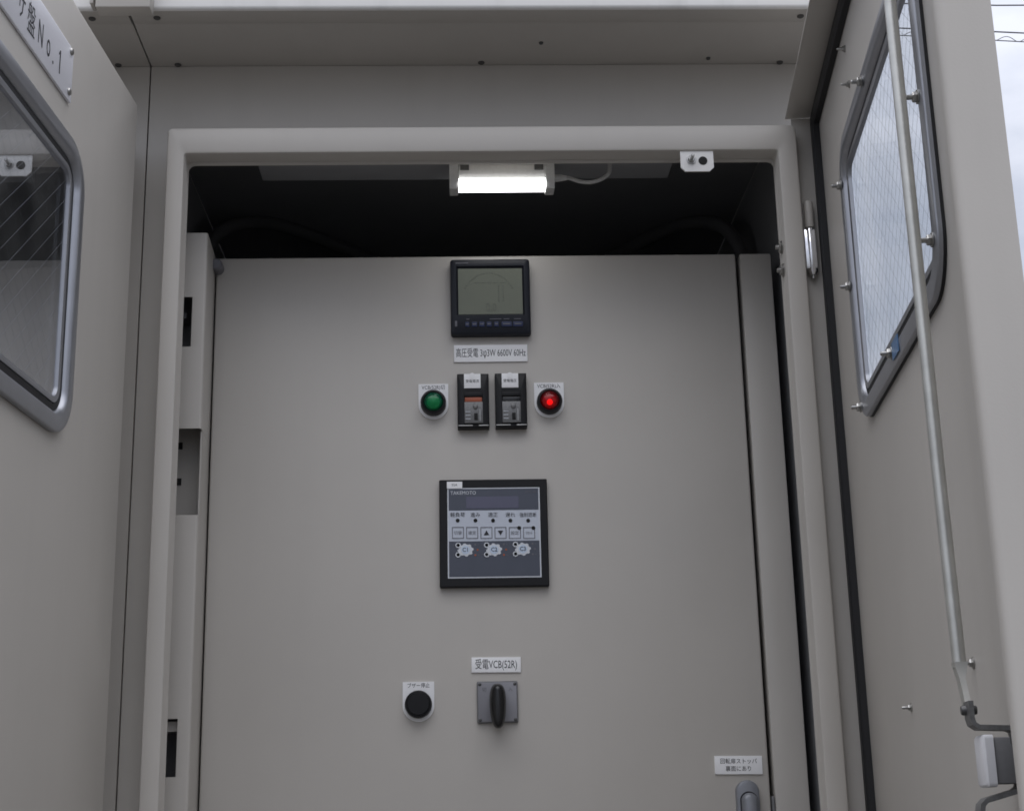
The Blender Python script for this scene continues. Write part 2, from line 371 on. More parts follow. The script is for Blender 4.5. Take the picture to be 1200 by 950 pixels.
    for z in (1.9825, 1.9345): MB().box(-.3680, -.3612, 1.9208, 1.9219, z-.0045, z+.0045).build('painted_square_hole', 'hole', p)  # black squares laid on the sheet, painted shade of the holes
    MB().box(-.3965, -.340, 1.927, 1.929, 2.06, 2.20).build('post_lining', 'greyd', p)
    MB().box(-.3965, -.340, 1.925, 1.927, 1.52, 1.66).build('post_lining', 'greyd', p)
    MB().box(-.3705, -.358, 1.896, 1.9245, 2.150, 2.158).build('post_lining', 'greyd', p)
    MB().box(-.372, -.346, 1.885, 1.9245, 1.6145, 1.6265).build('post_lining', 'inner', p)
    if full:
        for x, y in ((-.3753, 1.7155), (-.3717, 1.840), (.0370, 1.8375), (.4449, 1.840), (.4463, 1.7162)):
            z = 2.4899 if y < 1.725 else 2.4910
            MB().lathe([(.0045, 0), (.0045, -.001), (.003, -.0022)], (x, y, z), 'z', 14).build('screw_plug', 'plug', c)
        for x, y in ((.1154, 1.7840), (.3447, 1.8274)): screw(c, (x, y, 2.4910), 'z', -1, r=.003, mat='dark')
        for z in (2.2037, 2.1724): bolt(c, (.4188, 1.7960, z), 'x', -1, r=.0058, shank=.004, name='hinge_bolt')
        MB().box(.4425, .4705, 1.862, 1.866, 1.50, 1.548, .0006).build('catch_plate', 'dark', c)
        bolt(c, (.4475, 1.8618, 1.524), 'y', -1, r=.004, shank=.004, mat='zinc')
        # cap that covers the roof joint
        k = MB().box(-.4425, -.3750, 1.671, 1.6947, 2.4795, 2.61, .002)
        k.build('roof_joint_cap', 'beige', c)
        MB().box(-.4505, -.4458, 1.675, 1.6947, 2.4870, 2.61, .001).build('roof_joint_cap', 'beige', c)
    return c

CUB = cubicle(0, 'beige steel switchgear cubicle with raised door frame, lit by the small lamp', True)
NEI = cubicle(-.875, 'adjoining beige cubicle whose dark opening shows through the wired glass beside the nameplate', False)
for x, y in ((.4180, 1.7171), (.4238, 1.840)):
    z = 2.4899 if y < 1.725 else 2.4910
    MB().lathe([(.0045, 0), (.0045, -.001), (.003, -.0022)], (x, y, z), 'z', 14).build('screw_plug', 'plug', NEI)

# ------------------------------------------------------------------ inner doors
def inner_door(dx, label, full):
    d = thing('inner_door', label, 'cabinet door', (dx, YP, 0), group='inner doors of the cubicles')
    MB().box(-.3325, .3917, 0, .026, .26, 2.2615, .0028, 3).build('door_skin', 'inner', d)
    q = MB().lathe([(.0085, -.004), (.0085, .018), (.006, .020)], (-.3300, -.016, 2.2450), 'y', 20)
    q.lathe([(.0065, -.0075), (.0085, -.004)], (-.3300, -.016, 2.2450), 'y', 20)
    q.build('hinge_roller', 'pin', d)
    if full:
        for x in (-.2585, .3105): MB().lathe([(.0035, 0), (.0035, .002), (.002, .003)], (x, .010, 2.2613), 'z', 12).build('screw', 'zinc', d)
        MB().box(.3930, .3964, -.001, .020, 1.488, 1.524, .0008).build('latch_tongue', 'greyd', d)
        h = slab(.3467, .3762, 1.345, 1.5445, 0, -.010, .0145, .003, 8).build('handle_base', 'handle', d)
        lv = MB().loft([rr(.3520, .3718, 1.352, 1.5285, .0098, -.0095, 8), rr(.3520, .3718, 1.352, 1.5285, .0098, -.017, 8),
                        rr(.3532, .3706, 1.354, 1.527, .0088, -.0205, 8), rr(.3560, .3678, 1.358, 1.5235, .0060, -.0225, 8)])
        lv.build('handle_lever', 'handle', h)
        gr = MB().loft([rr(.3506, .3732, 1.350, 1.5305, .0112, -.0101, 8), rr(.3506, .3732, 1.350, 1.5305, .0112, -.0104, 8)])
        gr.build('painted_recess', 'ink', h)  # flat dark band round the lever, shade of a recess put in as colour
    return d
inner_door(0, 'beige inner door carrying the meter, controller and pilot lamps', True)
inner_door(-.875, 'beige inner door of the adjoining cubicle behind the wired glass', False)

# ------------------------------------------------------------------ cables in the dark space
def cable(name, pts, r, mat, label, cat, group=None):
    P = [Vector(p) for p in pts]; res = []
    for i in range(len(P)-1):
        p0, p1, p2, p3 = P[max(i-1, 0)], P[i], P[i+1], P[min(i+2, len(P)-1)]
        for k in range(8):
            t = k/8; res.append(.5*((2*p1)+(-p0+p2)*t+(2*p0-5*p1+4*p2-p3)*t*t+(-p0+3*p1-3*p2+p3)*t**3))
    res.append(P[-1])
    o = MB().tube(res, r, 10).build(name, mat)
    o['label'] = label; o['category'] = cat
    if group: o['group'] = group
    return o
cable('power_cable', [(-.10, 2.5, 2.44), (-.30, 2.25, 2.43), (-.375, 2.12, 2.33), (-.35, 2.10, 2.15), (-.34, 2.10, 1.6)], .010, 'cable',
      'thick black cable bending down behind the hinge post', 'cable', 'black cables inside the cubicle')
cable('power_cable', [(.22, 2.5, 2.43), (.36, 2.25, 2.42), (.425, 2.12, 2.34), (.43, 2.10, 2.15), (.43, 2.10, 1.6)], .011, 'cable',
      'thick black cable bending down behind the closing post', 'cable', 'black cables inside the cubicle')

# ------------------------------------------------------------------ cubicle lamp
L = thing('cabinet_lamp', 'small lit strip lamp under the top of the door opening', 'lamp', (.0625, 1.868, 2.360))
MB().box(-.0585, .0585, -.006, .024, -.0297, -.0085, .0015).build('lamp_body', 'lampg', L)
MB().box(-.0690, .0690, -.004, .026, -.0083, -.0008, .0008).build('lamp_base', 'lampg', L)
for s in (-1, 1):
    x0, x1 = sorted((s*.0588, s*.0705))
    MB().loft([[(x, y, z) for y, z in ((-.012, -.006), (.026, -.006), (.026, -.039), (-.004, -.0420), (-.012, -.030))] for x in (x0, x1)]).build('end_cap', 'lampg', L)
    MB().box(s*.0500-.006, s*.0500+.006, -.0085, -.0055, -.016, -.009).build('clip', 'dark', L)
dif = [(-.0095, -.0300), (.022, -.0300), (.022, -.036), (.014, -.0395), (.002, -.0405), (-.0070, -.0395), (-.0098, -.0360)]
MB().loft([[(x, y, z) for y, z in dif] for x in (-.0583, .0583)]).build('diffuser', 'ledon', L)
pts = [(.070, .010, -.022), (.090, .008, -.022), (.105, .004, -.029), (.120, 0, -.0320), (.135, -.002, -.028), (.1445, -.003, -.020), (.1465, -.003, -.008), (.1465, -.003, -.0005)]
P = [Vector(p) for p in pts]; sm = []
for i in range(len(P)-1):
    p0, p1, p2, p3 = P[max(i-1, 0)], P[i], P[i+1], P[min(i+2, len(P)-1)]
    for k in range(6):
        t = k/6; sm.append(.5*((2*p1)+(-p0+p2)*t+(2*p0-5*p1+4*p2-p3)*t*t+(-p0+3*p1-3*p2+p3)*t**3))
MB().tube(sm+[P[-1]], .0028, 10).build('lamp_cord', 'cableg', L)
MB().tube([(.0705, .010, -.0215), (.078, .009, -.0215), (.088, .008, -.022)], [.0055, .005, .0034], 12).build('cord_grommet', 'lampg', L)

# ------------------------------------------------------------------ meter
m = thing('power_meter', 'square black digital power meter with grey LCD above the 6600V label', 'meter', (.0462, YP, 2.1970))
W = .0550
MB().loft([rr(-W, W, -W, W, .004, 0), rr(-W, W, -W, W, .004, -.010), rr(-W+.0008, W-.0008, -W+.0008, W-.0008, .004, -.0125), rr(-W+.003, W-.003, -W+.003, W-.003, .0035, -.0138),
           rr(-.0468, .0468, -.0275, .0445, .001, -.0136), rr(-.0444, .0444, -.0252, .0418, .001, -.0100)], True, True).build('case', 'navy', m)
lcd = MB().box(-.0443, .0443, -.0106, -.0101, -.0251, .0417).build('display', 'lcd', m)
sg = MB()
for i in range(22):
    a = R(148-116*i/21); sg.box(.047*math.cos(a)*.82-.002-.0013, .047*math.cos(a)*.82-.002+.0013, -.0109, -.01065, -.012+.047*math.sin(a)-.0006, -.012+.047*math.sin(a)+.0006)
for k in range(5): sg.box(-.022+k*.009, -.016+k*.009, -.0109, -.01065, .0205, .0212)
for k in range(6): sg.box(.0105, .0125, -.0109, -.01065, -.006+k*.0042, -.0038+k*.0042); sg.box(.0170, .0185, -.0109, -.01065, -.006+k*.0042, -.0038+k*.0042)
sg.build('display_scale', 'seg', lcd)
lettering('0.0', .018, .001, -.0109, -.0155, 'seg', lcd, sx=.7)
for x, w in ((-.0325, .0045), (-.0225, .006), (-.0125, .006), (-.0025, .0055), (.0075, .005), (.0215, .0115), (.0370, .0110)):
    bt = slab(x-w*.62, x+w*.62, -.0445, -.0372, -.0136, -.0150, .001, .0005, 2).build('button', 'navyb', m)
    MB().box(x-w*.42, x+w*.42, -.0153, -.0151, -.0415, -.0400).build('button_marking', 'inkd', bt)
for x, w in ((-.0315, .004), (.0065, .016), (.0215, .008), (.0365, .0095)):
    MB().box(x-w/2, x+w/2, -.0142, -.0139, -.0338, -.0327).build('printed_marking', 'inkd', m)
MB().box(-.0475, -.0300, -.0142, -.0139, .0478, .0494).build('printed_marking', 'inkd', m)
MB().box(-.0492, -.0462, -.0142, -.0139, -.0436, -.0356).build('printed_marking', 'inkd', m)

# ------------------------------------------------------------------ labels
def label_plate(label, x, z, w, h, rows, name='label_plate', tilt=0):
    t = thing(name, label, 'label', (x, YP, z)); t.rotation_euler = (0, R(tilt), 0)
    pl = slab(-w/2, w/2, -h/2, h/2, 0, -.0022, .0003, .0004, 2).build('plate', 'white', t)
    for body, size, dz, sx in rows: lettering(body, size, 0, -.0024, dz, 'ink', t, sx=sx, bold=.00)
    return t
label_plate('white label reading 3φ3W 6600V 60Hz beneath the power meter', .0454, 2.1183, .1007, .0243, [('高圧受電 3φ3W 6600V 60Hz', .0140, 0, .555)])
label_plate('white label reading VCB(52R) above the rotary cam switch', .0450, 1.6959, .0640, .0195, [('受電VCB(52R)', .0140, 0, .64)], tilt=.6)
label_plate('white two-line Japanese sticker above the inner door handle', .3528, 1.5633, .0611, .0228, [('回転扉ストッパ', .0072, .0045, .95), ('裏面にあり', .0072, -.0048, .95)], name='sticker', tilt=1.0)

# ------------------------------------------------------------------ pilot lamps and push button
def shield(w, h, y0, y1):
    """square-topped, round-bottomed legend plate"""
    r = w/2; zc = -h/2+r
    p = [(-r, h/2), (-r, zc)]+[(r*math.cos(R(a)), zc+r*math.sin(R(a))) for a in range(190, 360, 10)]+[(r, zc), (r, h/2)]
    return MB().loft([[(x, y0, z) for x, z in p], [(x, y1, z) for x, z in p]])
def pilot(label, x, z, text, glassmat, conemat, lit):
    t = thing('pilot_lamp', label, 'indicator lamp', (x, YP, z), group='pilot lamps')
    pl = shield(.0405, .0495, 0, -.0025).build('legend_plate', 'white', t)
    lettering(text, .0074, 0, -.0027, .0195, 'ink', pl, sx=.84)
    c = (0, 0, -.0035)
    MB().lathe([(.0172, -.0025), (.0172, -.013), (.0164, -.0155), (.0138, -.0165), (.0130, -.0150), (.0130, -.010)], c, 'y', 36).build('bezel', 'black', t)
    MB().lathe([(.0120, -.0112), (.0105, -.0112), (.0060, -.0135), (.0030, -.0150)], c, 'y', 10).build('reflector', conemat, t)
    if lit: MB().lathe([(.0042, -.0140), (.0036, -.0165), (.0018, -.0180)], (c[0], c[1], c[2]-.0026), 'y', 14).build('bulb', 'redlit', t)
    prof = [(.0129, -.0120)]+[(.0129*math.cos(R(a)), -.0140-.0085*math.sin(R(a))) for a in range(0, 90, 10)]+[(.0003, -.0225)]
    MB().lathe(prof, c, 'y', 32).build('lens', glassmat, t)
pilot('green pilot lamp in black bezel on white legend plate', -.0335, 2.0506, 'VCB(52R)切', 'gglass', 'greenc', False)
pilot('glowing red pilot lamp in black bezel on white legend plate', .1238, 2.0507, 'VCB(52R)入', 'rglass', 'redc', True)
t = thing('push_button', 'flat black push button on white legend plate beside the cam switch', 'push button', (-.0557, YP, 1.6507))
pl = shield(.0406, .0505, 0, -.0025).build('legend_plate', 'white', t)
lettering('ブザー停止', .0066, 0, -.0027, .0203, 'ink', pl, sx=.9)
MB().lathe([(.0174, -.0025), (.0174, -.0115), (.0166, -.0135), (.0150, -.0138), (.0148, -.0125)], (0, 0, -.0036), 'y', 36).build('bezel', 'black', t)
MB().lathe([(.0146, -.010), (.0146, -.0140), (.0136, -.0150), (.0001, -.0152)], (0, 0, -.0036), 'y', 36).build('cap', 'black', t)

# ------------------------------------------------------------------ test terminals with flag
def relay(label, x, z, tag, flag):
    t = thing('control_relay', label, 'relay', (x, YP, z), group='black flush relays between the pilot lamps')
    W, H = .0214, .0378
    MB().loft([rr(-W, W, -H, H, .001, 0, 2), rr(-W, W, -H, H, .001, -.0125, 2), rr(-W+.001, W-.001, -H+.001, H-.001, .001, -.0135, 2),
               rr(-.0124, .0130, -.0345, .0130, .0006, -.0135, 2), rr(-.0124, .0130, -.0345, .0130, .0006, -.0100, 2)]).build('case', 'black', t)
    pl = MB().box(-.0121, .0104, -.0152, -.0138, .0170, .0372, .0003).build('name_tag', 'white', t)
    MB().lathe([(.0040, 0), (.0040, -.0004)], (-.001, -.0153, .0345), 'y', 20).build('tag_notch', 'white', pl)
    lettering(tag, .0047, -.0008, -.0155, .0265, 'ink', pl, sx=.98)
    fl = MB().box(-.0112, .0120, -.0118, -.0102, -.0012, .0052, .0004).build('flag' if flag else 'flag_slot', 'orange' if flag else 'gloss', t)
    MB().box(-.0122, .0128, -.0132, -.0101, .0060, .0128, .0005).build('window_bar', 'black', t)
    b = MB().box(-.0120, .0128, -.0140, -.0101, -.0315, -.0018, .0006).build('terminal_block', 'steel', t)
    MB().lathe([(.0036, 0), (.0036, -.0010), (.0028, -.0016)], (.0030, -.0141, -.0085), 'y', 16).build('screw', 'steel', b)
    MB().box(.0010, .0052, -.0152, -.0141, -.0102, -.0088).build('painted_screw_slot', 'hole', b)  # black bar on the screw head, painted shade of its slot
    MB().box(.0010, .0058, -.0150, -.0141, -.0275, -.0180, .0003).build('painted_key_slot', 'hole', b)  # raised black patch, slot shade put into the colour
    MB().box(.0085, .0093, -.0148, -.0141, -.0290, -.0120).build('rib', 'zinc', b)
    for zz in (-.016, -.021, -.026): MB().box(-.0105, -.0040, -.0144, -.0141, zz, zz+.0008).build('printed_marking', 'inkl', b)
    MB().box(-.0205, -.0010, -.0142, -.0101, -.0355, -.0343, .0002).build('edge_trim', 'zinc', t)
    MB().box(.0070, .0205, -.0142, -.0101, -.0355, -.0343, .0002).build('edge_trim', 'zinc', t)
relay('black flush relay showing an orange flag beside the green lamp', .0203, 2.0482, '受電電流', True)
relay('black flush relay with its flag slot dark beside the red lamp', .0714, 2.0484, '受電電圧', False)

# ------------------------------------------------------------------ power factor controller
t = thing('power_factor_controller', 'square black framed controller with membrane keys and C1 C2 C3 symbols', 'controller', (.0450, YP, 1.8680))
t.rotation_euler = (0, R(.15), 0)
W = .0718
def q(x, y): return ((x-498)*.000179, -(y-481+(x-498)*.0135)*.0001815)     # layout of the printed face, in its own units
MB().loft([rr(-W, W, -W, W, .0015, 0, 3), rr(-W, W, -W, W, .0015, -.009, 3), rr(-W+.0012, W-.0012, -W+.0012, W-.0012, .0015, -.0105, 3),
           rr(-.0616, .0622, -.0606, .0610, .0008, -.0105, 3), rr(-.0612, .0618, -.0602, .0606, .0008, -.0095, 3)]).build('bezel', 'black', t)
FY = -.0096
face = MB().box(-.0611, .0617, FY-.0004, FY, -.0601, .0605).build('face_border', 'inkl', t)
up = MB().box(-.0593, .0599, FY-.0008, FY-.0005, .0300, .0590).build('upper_panel', 'face', face)
MB().box(-.0363, .0335, FY-.0012, FY-.0009, .0325, .0485).build('display_window', 'facew', up)
lettering('TAKEMOTO', .0068, -.0570, FY-.0012, .0535, 'inkl', up, align='LEFT', sx=.92)
lettering('APFC-06', .0046, .0575, FY-.0012, .0545, 'inkd', up, align='RIGHT', sx=.9)
band = MB().box(-.0593, .0599, FY-.0008, FY-.0005, -.0113, .0298).build('key_panel', 'facel', face)
low = MB().box(-.0593, .0599, FY-.0008, FY-.0005, -.0583, -.0115).build('lower_panel', 'face', face)
for (x, s) in ((232, '軽負荷'), (363, '進み'), (493, '適正'), (622, '遅れ'), (753, '強制遮断')):
    a, b = q(x, 393)
    MB().lathe([(.0026, 0), (.0026, -.0006), (.0015, -.0012)], (a, FY-.0008, b), 'y', 14).build('indicator', 'hole', band)
    lettering(s, .0066, a, FY-.0012, b+.0073, 'ink', band, sx=.86 if len(s) > 3 else 1)
for i, (x, s) in enumerate(((233, '切替'), (338, '確定'), (443, '▲'), (547, '▼'), (653, '設定'), (758, 'ﾘｾｯﾄ'))):
    a, b = q(x, 484); hw = .0078
    k = MB()
    for x0, x1, z0, z1 in ((-hw, hw, hw-.0009, hw), (-hw, hw, -hw, -hw+.0009), (-hw, -hw+.0009, -hw+.0009, hw-.0009), (hw-.0009, hw, -hw+.0009, hw-.0009)):
        k.box(a+x0, a+x1, FY-.0013, FY-.0009, b+z0, b+z1)
    key = k.build('key', 'inkd', band)
    if i in (2, 3):
        sg = 1 if i == 2 else -1
        MB().loft([[(a-.0036, y, b-sg*.003), (a+.0036, y, b-sg*.003), (a, y, b+sg*.0034)] for y in (FY-.0009, FY-.0013)]).build('arrow_symbol', 'ink', key)
    else: lettering(s, .0056, a, FY-.0012, b-.0004, 'inkd', key, sx=.8 if i == 5 else .95)
    if i > 3: MB().lathe([(.0025, 0), (.0025, -.0006), (.0014, -.0010)], (a+.0058, FY-.0010, b+.0066), 'y', 14).build('indicator', 'hole', key)
for i, (x, y, s) in enumerate(((288, 610, 'C1'), (498, 608, 'C2'), (710, 603, 'C3'))):
    a, b = q(x, y); k = MB()
    pts = []
    for j in range(48):
        an = 2*math.pi*j/48; rad = .0086+(.0008 if (j % 6) < 3 else -.0005); pts.append((a+rad*1.12*math.cos(an), b+rad*.92*math.sin(an)))
    ring = MB().loft([[(u, yy, w) for u, w in pts] for yy in (FY-.0009, FY-.0012)]).build('capacitor_symbol', 'inkl', low)
    MB().lathe([(.0056, 0), (.0056, -.0003)], (a, FY-.0012, b), 'y', 24).build('symbol_centre', 'symbol', ring)
    lettering(s, .0078, a, FY-.0018, b, 'face', ring, sx=.9, bold=.0001)
    for dz in (.0063, -.0063):
        MB().lathe([(.0036, 0), (.0036, -.0003), (.0022, -.0003), (.0022, 0)], (a-.0098, FY-.0012, b+dz), 'y', 16).build('node_symbol', 'inkl', ring)
        MB().box(a-.0165, a-.0128, FY-.0012, FY-.0009, b+dz-.0003, b+dz+.0003).build('node_line', 'inkd', ring)
    for dz in (.007, .0, -.007):
        MB().lathe([(.0014, 0), (.0014, -.0004)], (a+.0128+(.003 if dz == 0 else 0), FY-.0009, b+dz), 'y', 10).build('indicator', 'orange' if i < 2 and dz <= 0 else 'inkd', ring)
        MB().box(a+.0160, a+.0178, FY-.0012, FY-.0009, b+dz-.0004, b+dz+.0004).build('node_line', 'inkd', ring)
a, b = q(210, 130)
st = MB().box(a-.0100, a+.0104, -.0112, -.0106, b-.0046, b+.0046).build('sticker', 'white', t)
lettering('55A', .0046, a, -.0114, b, 'ink', st)

# ------------------------------------------------------------------ cam switch
t = thing('cam_switch', 'grey square rotary switch with upright black grip', 'switch', (.0458, YP, 1.6483))
W = .0264
MB().loft([rr(-W, W, -W, W, .002, 0, 3), rr(-W, W, -W, W, .002, -.0045, 3), rr(-W+.0005, W-.0005, -W+.0005, W-.0005, .002, -.0050, 3)]).build('base', 'greyd', t)
pl = slab(-W+.0015, W-.0015, -W+.0015, W-.0015, -.0050, -.0068, .0012, .0005, 3).build('face_plate', 'grey', t)
for sx in (-1, 1):
    for sz in (-1, 1): MB().lathe([(.0021, 0), (.0021, -.0006), (.0012, -.0010)], (sx*.0226, -.0068, sz*.0226), 'y', 12).build('screw', 'dark', pl)
lettering('切', .0058, -.0168, -.0071, .0155, 'inkd', pl); lettering('入', .0058, .0168, -.0071, .0155, 'inkd', pl)
def ell(rx, rz, y, zc=0, n=32):                    # plump oval, a little narrower at the foot
    p = []
    for i in range(n):
        c, s_ = math.cos(2*math.pi*i/n), math.sin(2*math.pi*i/n)
        z = math.copysign(abs(s_)**.85, s_); p.append((rx*math.copysign(abs(c)**.72, c)*(1+.10*z), y, zc+rz*z))
    return p
MB().loft([ell(.0085, .0235, -.0068, -.002), ell(.0100, .0262, -.0095, -.003), ell(.0106, .0276, -.018, -.0055), ell(.0104, .0280, -.0250, -.0065), ell(.0094, .0272, -.0300, -.0068), ell(.0074, .0256, -.0332, -.007), ell(.0046, .0232, -.0350, -.007), ell(.0014, .0200, -.0357, -.007)]).build('grip', 'gloss', t)

# ------------------------------------------------------------------ outer doors
def door_skin(b, s0, s1, z0, z1, hole, y_out, y_in, r_edge):
    """sheet with a rounded window opening: y_out is the visible outer face, y_in the back of the fold"""
    h0, h1, hz0, hz1, hr = hole; sg = 1 if y_out > y_in else -1
    e = r_edge
    k = [rr(s0, s1, z0, z1, .004, y_in, 8)]
    for a in (0, 22.5, 45, 67.5, 90):
        i = e*(1-math.cos(R(a))); k.append(rr(s0+i, s1-i, z0+i, z1-i, .004, y_out-sg*e*(1-math.sin(R(a))), 8))
    k.append(rr(h0, h1, hz0, hz1, hr, y_out, 8)); k.append(rr(h0, h1, hz0, hz1, hr, y_out-sg*.0025, 8))
    k.append(rr(s0+e+.003, s1-e-.003, z0+e+.003, z1-e-.003, .004, y_out-sg*.0025, 8))
    b.loft(k, False, False); return b

def window_frame(parent, s0, s1, z0, z1, r, y0, sg, stand, glassmat, ex=0.):
    """clamped aluminium frame, rubber bead, inner bead, wired pane. sg = outward direction of the visible face"""
    def ring(i, y): return rr(s0+i, s1-i, z0+i, z1-i, max(r-i, .004), y0+sg*y, 12)
    g0, stand = stand, stand+ex
    fr = MB().loft([ring(.004, g0), ring(0, g0), ring(0, stand+.0050), ring(.0008, stand+.0062), ring(.0025, stand+.0068), ring(.0150, stand+.0075), ring(.0178, stand+.0066), ring(.0205, stand+.0040), ring(.0222, stand+.0005), ring(.0222, stand-.001)], closed=True).build('window_frame', 'alu', parent, angle=30)
    MB().loft([ring(.0222, stand-.002), ring(.0224, stand+.0012), ring(.0300, stand+.0016), ring(.0305, stand-.002)], closed=True).build('glazing_bead', 'rubber', fr)
    MB().loft([ring(.0306, stand-.002), ring(.0308, stand+.0025), ring(.0330, stand+.0034), ring(.0372, stand+.0022), ring(.0380, stand-.002)], closed=True).build('inner_bead', 'alu', fr, angle=40)
    if g0 > .002: MB().loft([ring(-.0008, 0), ring(-.0008, g0-.0003), ring(.010, g0-.0003), ring(.010, 0)], closed=True).build('frame_gasket', 'rubber', fr)
    gy = stand-.005
    MB().loft([ring(.024, gy), ring(.024, gy+.004)]).build('glass_pane', glassmat, parent)
    wm = MB(); a, b, c, d = s0+.028, s1-.028, z0+.028, z1-.028; step = .024; yy = y0+sg*(gy+.002)
    def clip(c0, k):                                # z = c0 + k*s inside the pane
        pts = []
        for s in (a, b):
            z = c0+k*s
            if c-1e-9 <= z <= d+1e-9: pts.append((s, z))
        for z in (c, d):
            s = (z-c0)/k
            if a < s < b: pts.append((s, z))
        return pts[:2] if len(pts) >= 2 else None
    for k, rad in ((-.87, .00017), (.87, .00010)):
        lo, hi = min(c-k*a, c-k*b), max(d-k*a, d-k*b); c0 = lo
        while c0 < hi:
            p = clip(c0, k)
            if p:
                (s_, z_), (s2, z2) = p
                if math.hypot(s2-s_, z2-z_) > .03: wm.tube([(s_, yy, z_), ((s_+s2)/2, yy, (z_+z2)/2), (s2, yy, z2)], rad, 4)
            c0 += step
    o = wm.build('wire_mesh', 'wire', parent, kind='stuff')
    return fr

# --- the cubicle's own door, hinged on the right, inner side in view (local x runs from hinge to free edge, -y is the inner side)
T = 6.5
D = thing('outer_door', 'open beige door with window, vertical locking rod and black rubber seal, inner side showing', 'cabinet door', (.4787, 1.80, 0), R(-90-T), 'outer cubicle doors')
ZT, ZB = 2.3925, .16
win = (.1900, .6620, 1.9165, 2.2515)
sk = MB(); S1 = .857
hole = (win[0]+.012, win[1]-.012, win[2]+.012, win[3]-.012, .05)
sk.loft([rr(-.004, S1, ZB, ZT, .003, 0, 8), rr(*hole[:4], hole[4], 0, 8), rr(*hole[:4], hole[4], .0025, 8), rr(-.004, S1, ZB, ZT, .003, .0025, 8)], closed=True)
sk.build('door_skin', 'beige', D)
MB().box(-.0038, -.0014, -.0335, -.0002, ZB+.002, ZT-.004, .0006).build('hinge_flange', 'beige', D)
MB().box(-.0038, S1-.002, -.0410, -.0002, ZT-.0032, ZT-.0002, .0009).build('top_flange', 'beige', D)
fe = MB().extrude([(S1+.0004, .0029), (S1+.0004, -.0303)]+[(S1-.0046+p[0], -.0303+p[1]) for p in arc((0, 0), .005, 0, -90, 5)][1:]+[(.847, -.0353)]+[(.847+p[0], -.0303+p[1]) for p in arc((0, 0), .005, -90, -180, 5)][1:]+[(.842, -.0003), (S1-.0006, -.0003), (S1-.0006, .0029)], ZB+.003, ZT-.0042)
fe.build('free_edge_channel', 'beige', D)
gk = MB().loft([rr(.0010, .782, ZB+.006, ZT-.0045, .012, -.0002), rr(.0010, .782, ZB+.006, ZT-.0045, .012, -.0075), rr(.0035, .7795, ZB+.0085, ZT-.0070, .010, -.0098),
                rr(.0165, .7665, ZB+.0215, ZT-.0200, .006, -.0098), rr(.019, .764, ZB+.024, ZT-.0225, .005, -.0075), rr(.019, .764, ZB+.024, ZT-.0225, .005, -.0002)], closed=True)
gk.build('rubber_seal', 'rubber', D)
wf = window_frame(D, *win, .052, 0, -1, .0028, 'glass', -.0015)
for s, z in ((.2040, 2.202), (.2040, 2.078), (.2100, 1.934), (.4200, 1.9310), (.6475, 1.959), (.6475, 2.090), (.6475, 2.212), (.3930, 2.2370)):
    bolt(D, (s, -.0087, z), 'y', -1, r=.0042, h=.004, shank=.006, name='clamp_bolt')
MB().box(.428, .460, -.0099, -.0088, 1.921, 1.938).build('tape_scrap', 'blue', D, label='scrap of blue tape')
for s, z in ((.262, 2.346), (.270, 2.297), (.305, 1.600)): bolt(D, (s, -.0002, z), 'y', -1, r=.0028, h=.0025, shank=.006, name='stud', mat='zinc')
bolt(D, (.600, -.0002, 1.6145), 'y', -1, r=.0032, h=.0025, shank=.010, name='stud', mat='zinc')
# hinge on the post side
MB().lathe([(.0058, 0), (.0062, .002), (.0062, .0340), (.0050, .0365)], (.0066, -.0215, 2.2300), 'z', 20).build('hinge_barrel', 'beige', D)
hb = MB().lathe([(.0040, -.004), (.0066, 0), (.0066, .058), (.0055, .0595)], (.0066, -.0215, 2.1690), 'z', 20)
hb.box(.0010, .0128, -.0318, -.0150, 2.172, 2.2270, .0030)
hb.build('hinge_barrel', 'chrome', D, label='bright chromed lower hinge half')
MB().lathe([(.0022, 0), (.0022, .006), (.001, .007)], (.0066, -.0215, 2.1605), 'z', 10).build('hinge_pin', 'zinc', D)
# locking rods and latch
RY = -.0322
rod = MB().tube([(.6860, RY, 2.36), (.6870, RY, 2.10), (.6925, RY, 1.75), (.6990, RY, 1.6020)], .0052, 14); rod.build('locking_rod', 'rod', D)
e1 = MB().loft([[(.6995+u, RY+w, z) for u, w in pr] for z, pr in ((1.606, [(-.0052, -.0052), (.0052, -.0052), (.0052, .0052), (-.0052, .0052)]), (1.594, [(-.0058, -.0022), (.0058, -.0022), (.0058, .0022), (-.0058, .0022)]), (1.562, [(-.0060+.018, -.0022), (.0060+.018, -.0022), (.0060+.018, .0022), (-.0060+.018, .0022)]))])
e1.build('rod_end', 'rod', D)
lt = MB()
path = [(-.0335, 1.5760), (-.0335, 1.5640), (-.0325, 1.5600), (-.0290, 1.5575), (-.0080, 1.5565), (-.0045, 1.5545), (-.0035, 1.5500), (-.0035, 1.5190), (-.0050, 1.5150), (-.0085, 1.5125), (-.0290, 1.5070), (-.0320, 1.5040), (-.0330, 1.4990), (-.0330, 1.4800)]
def ribbon(path, s0, s1, th):
    n = len(path); L_, R_ = [], []
    for i, (y, z) in enumerate(path):
        p, nx = path[max(i-1, 0)], path[min(i+1, n-1)]; dy, dz = nx[0]-p[0], nx[1]-p[1]; l = math.hypot(dy, dz)
        L_.append((y-dz/l*th/2, z+dy/l*th/2)); R_.append((y+dz/l*th/2, z-dy/l*th/2))
    rings = [[(s0, *L_[i]), (s1, *L_[i]), (s1, *R_[i]), (s0, *R_[i])] for i in range(n)]
    return MB().loft(rings)
lk = ribbon(path, .7130, .7310, .0034).build('latch_link', 'steel', D)
MB().lathe([(.0030, -.005), (.0036, -.004), (.0036, .004), (.0030, .006)], (.7190, -.0335, 1.5700), 'y', 14).build('link_pin', 'dark', lk)
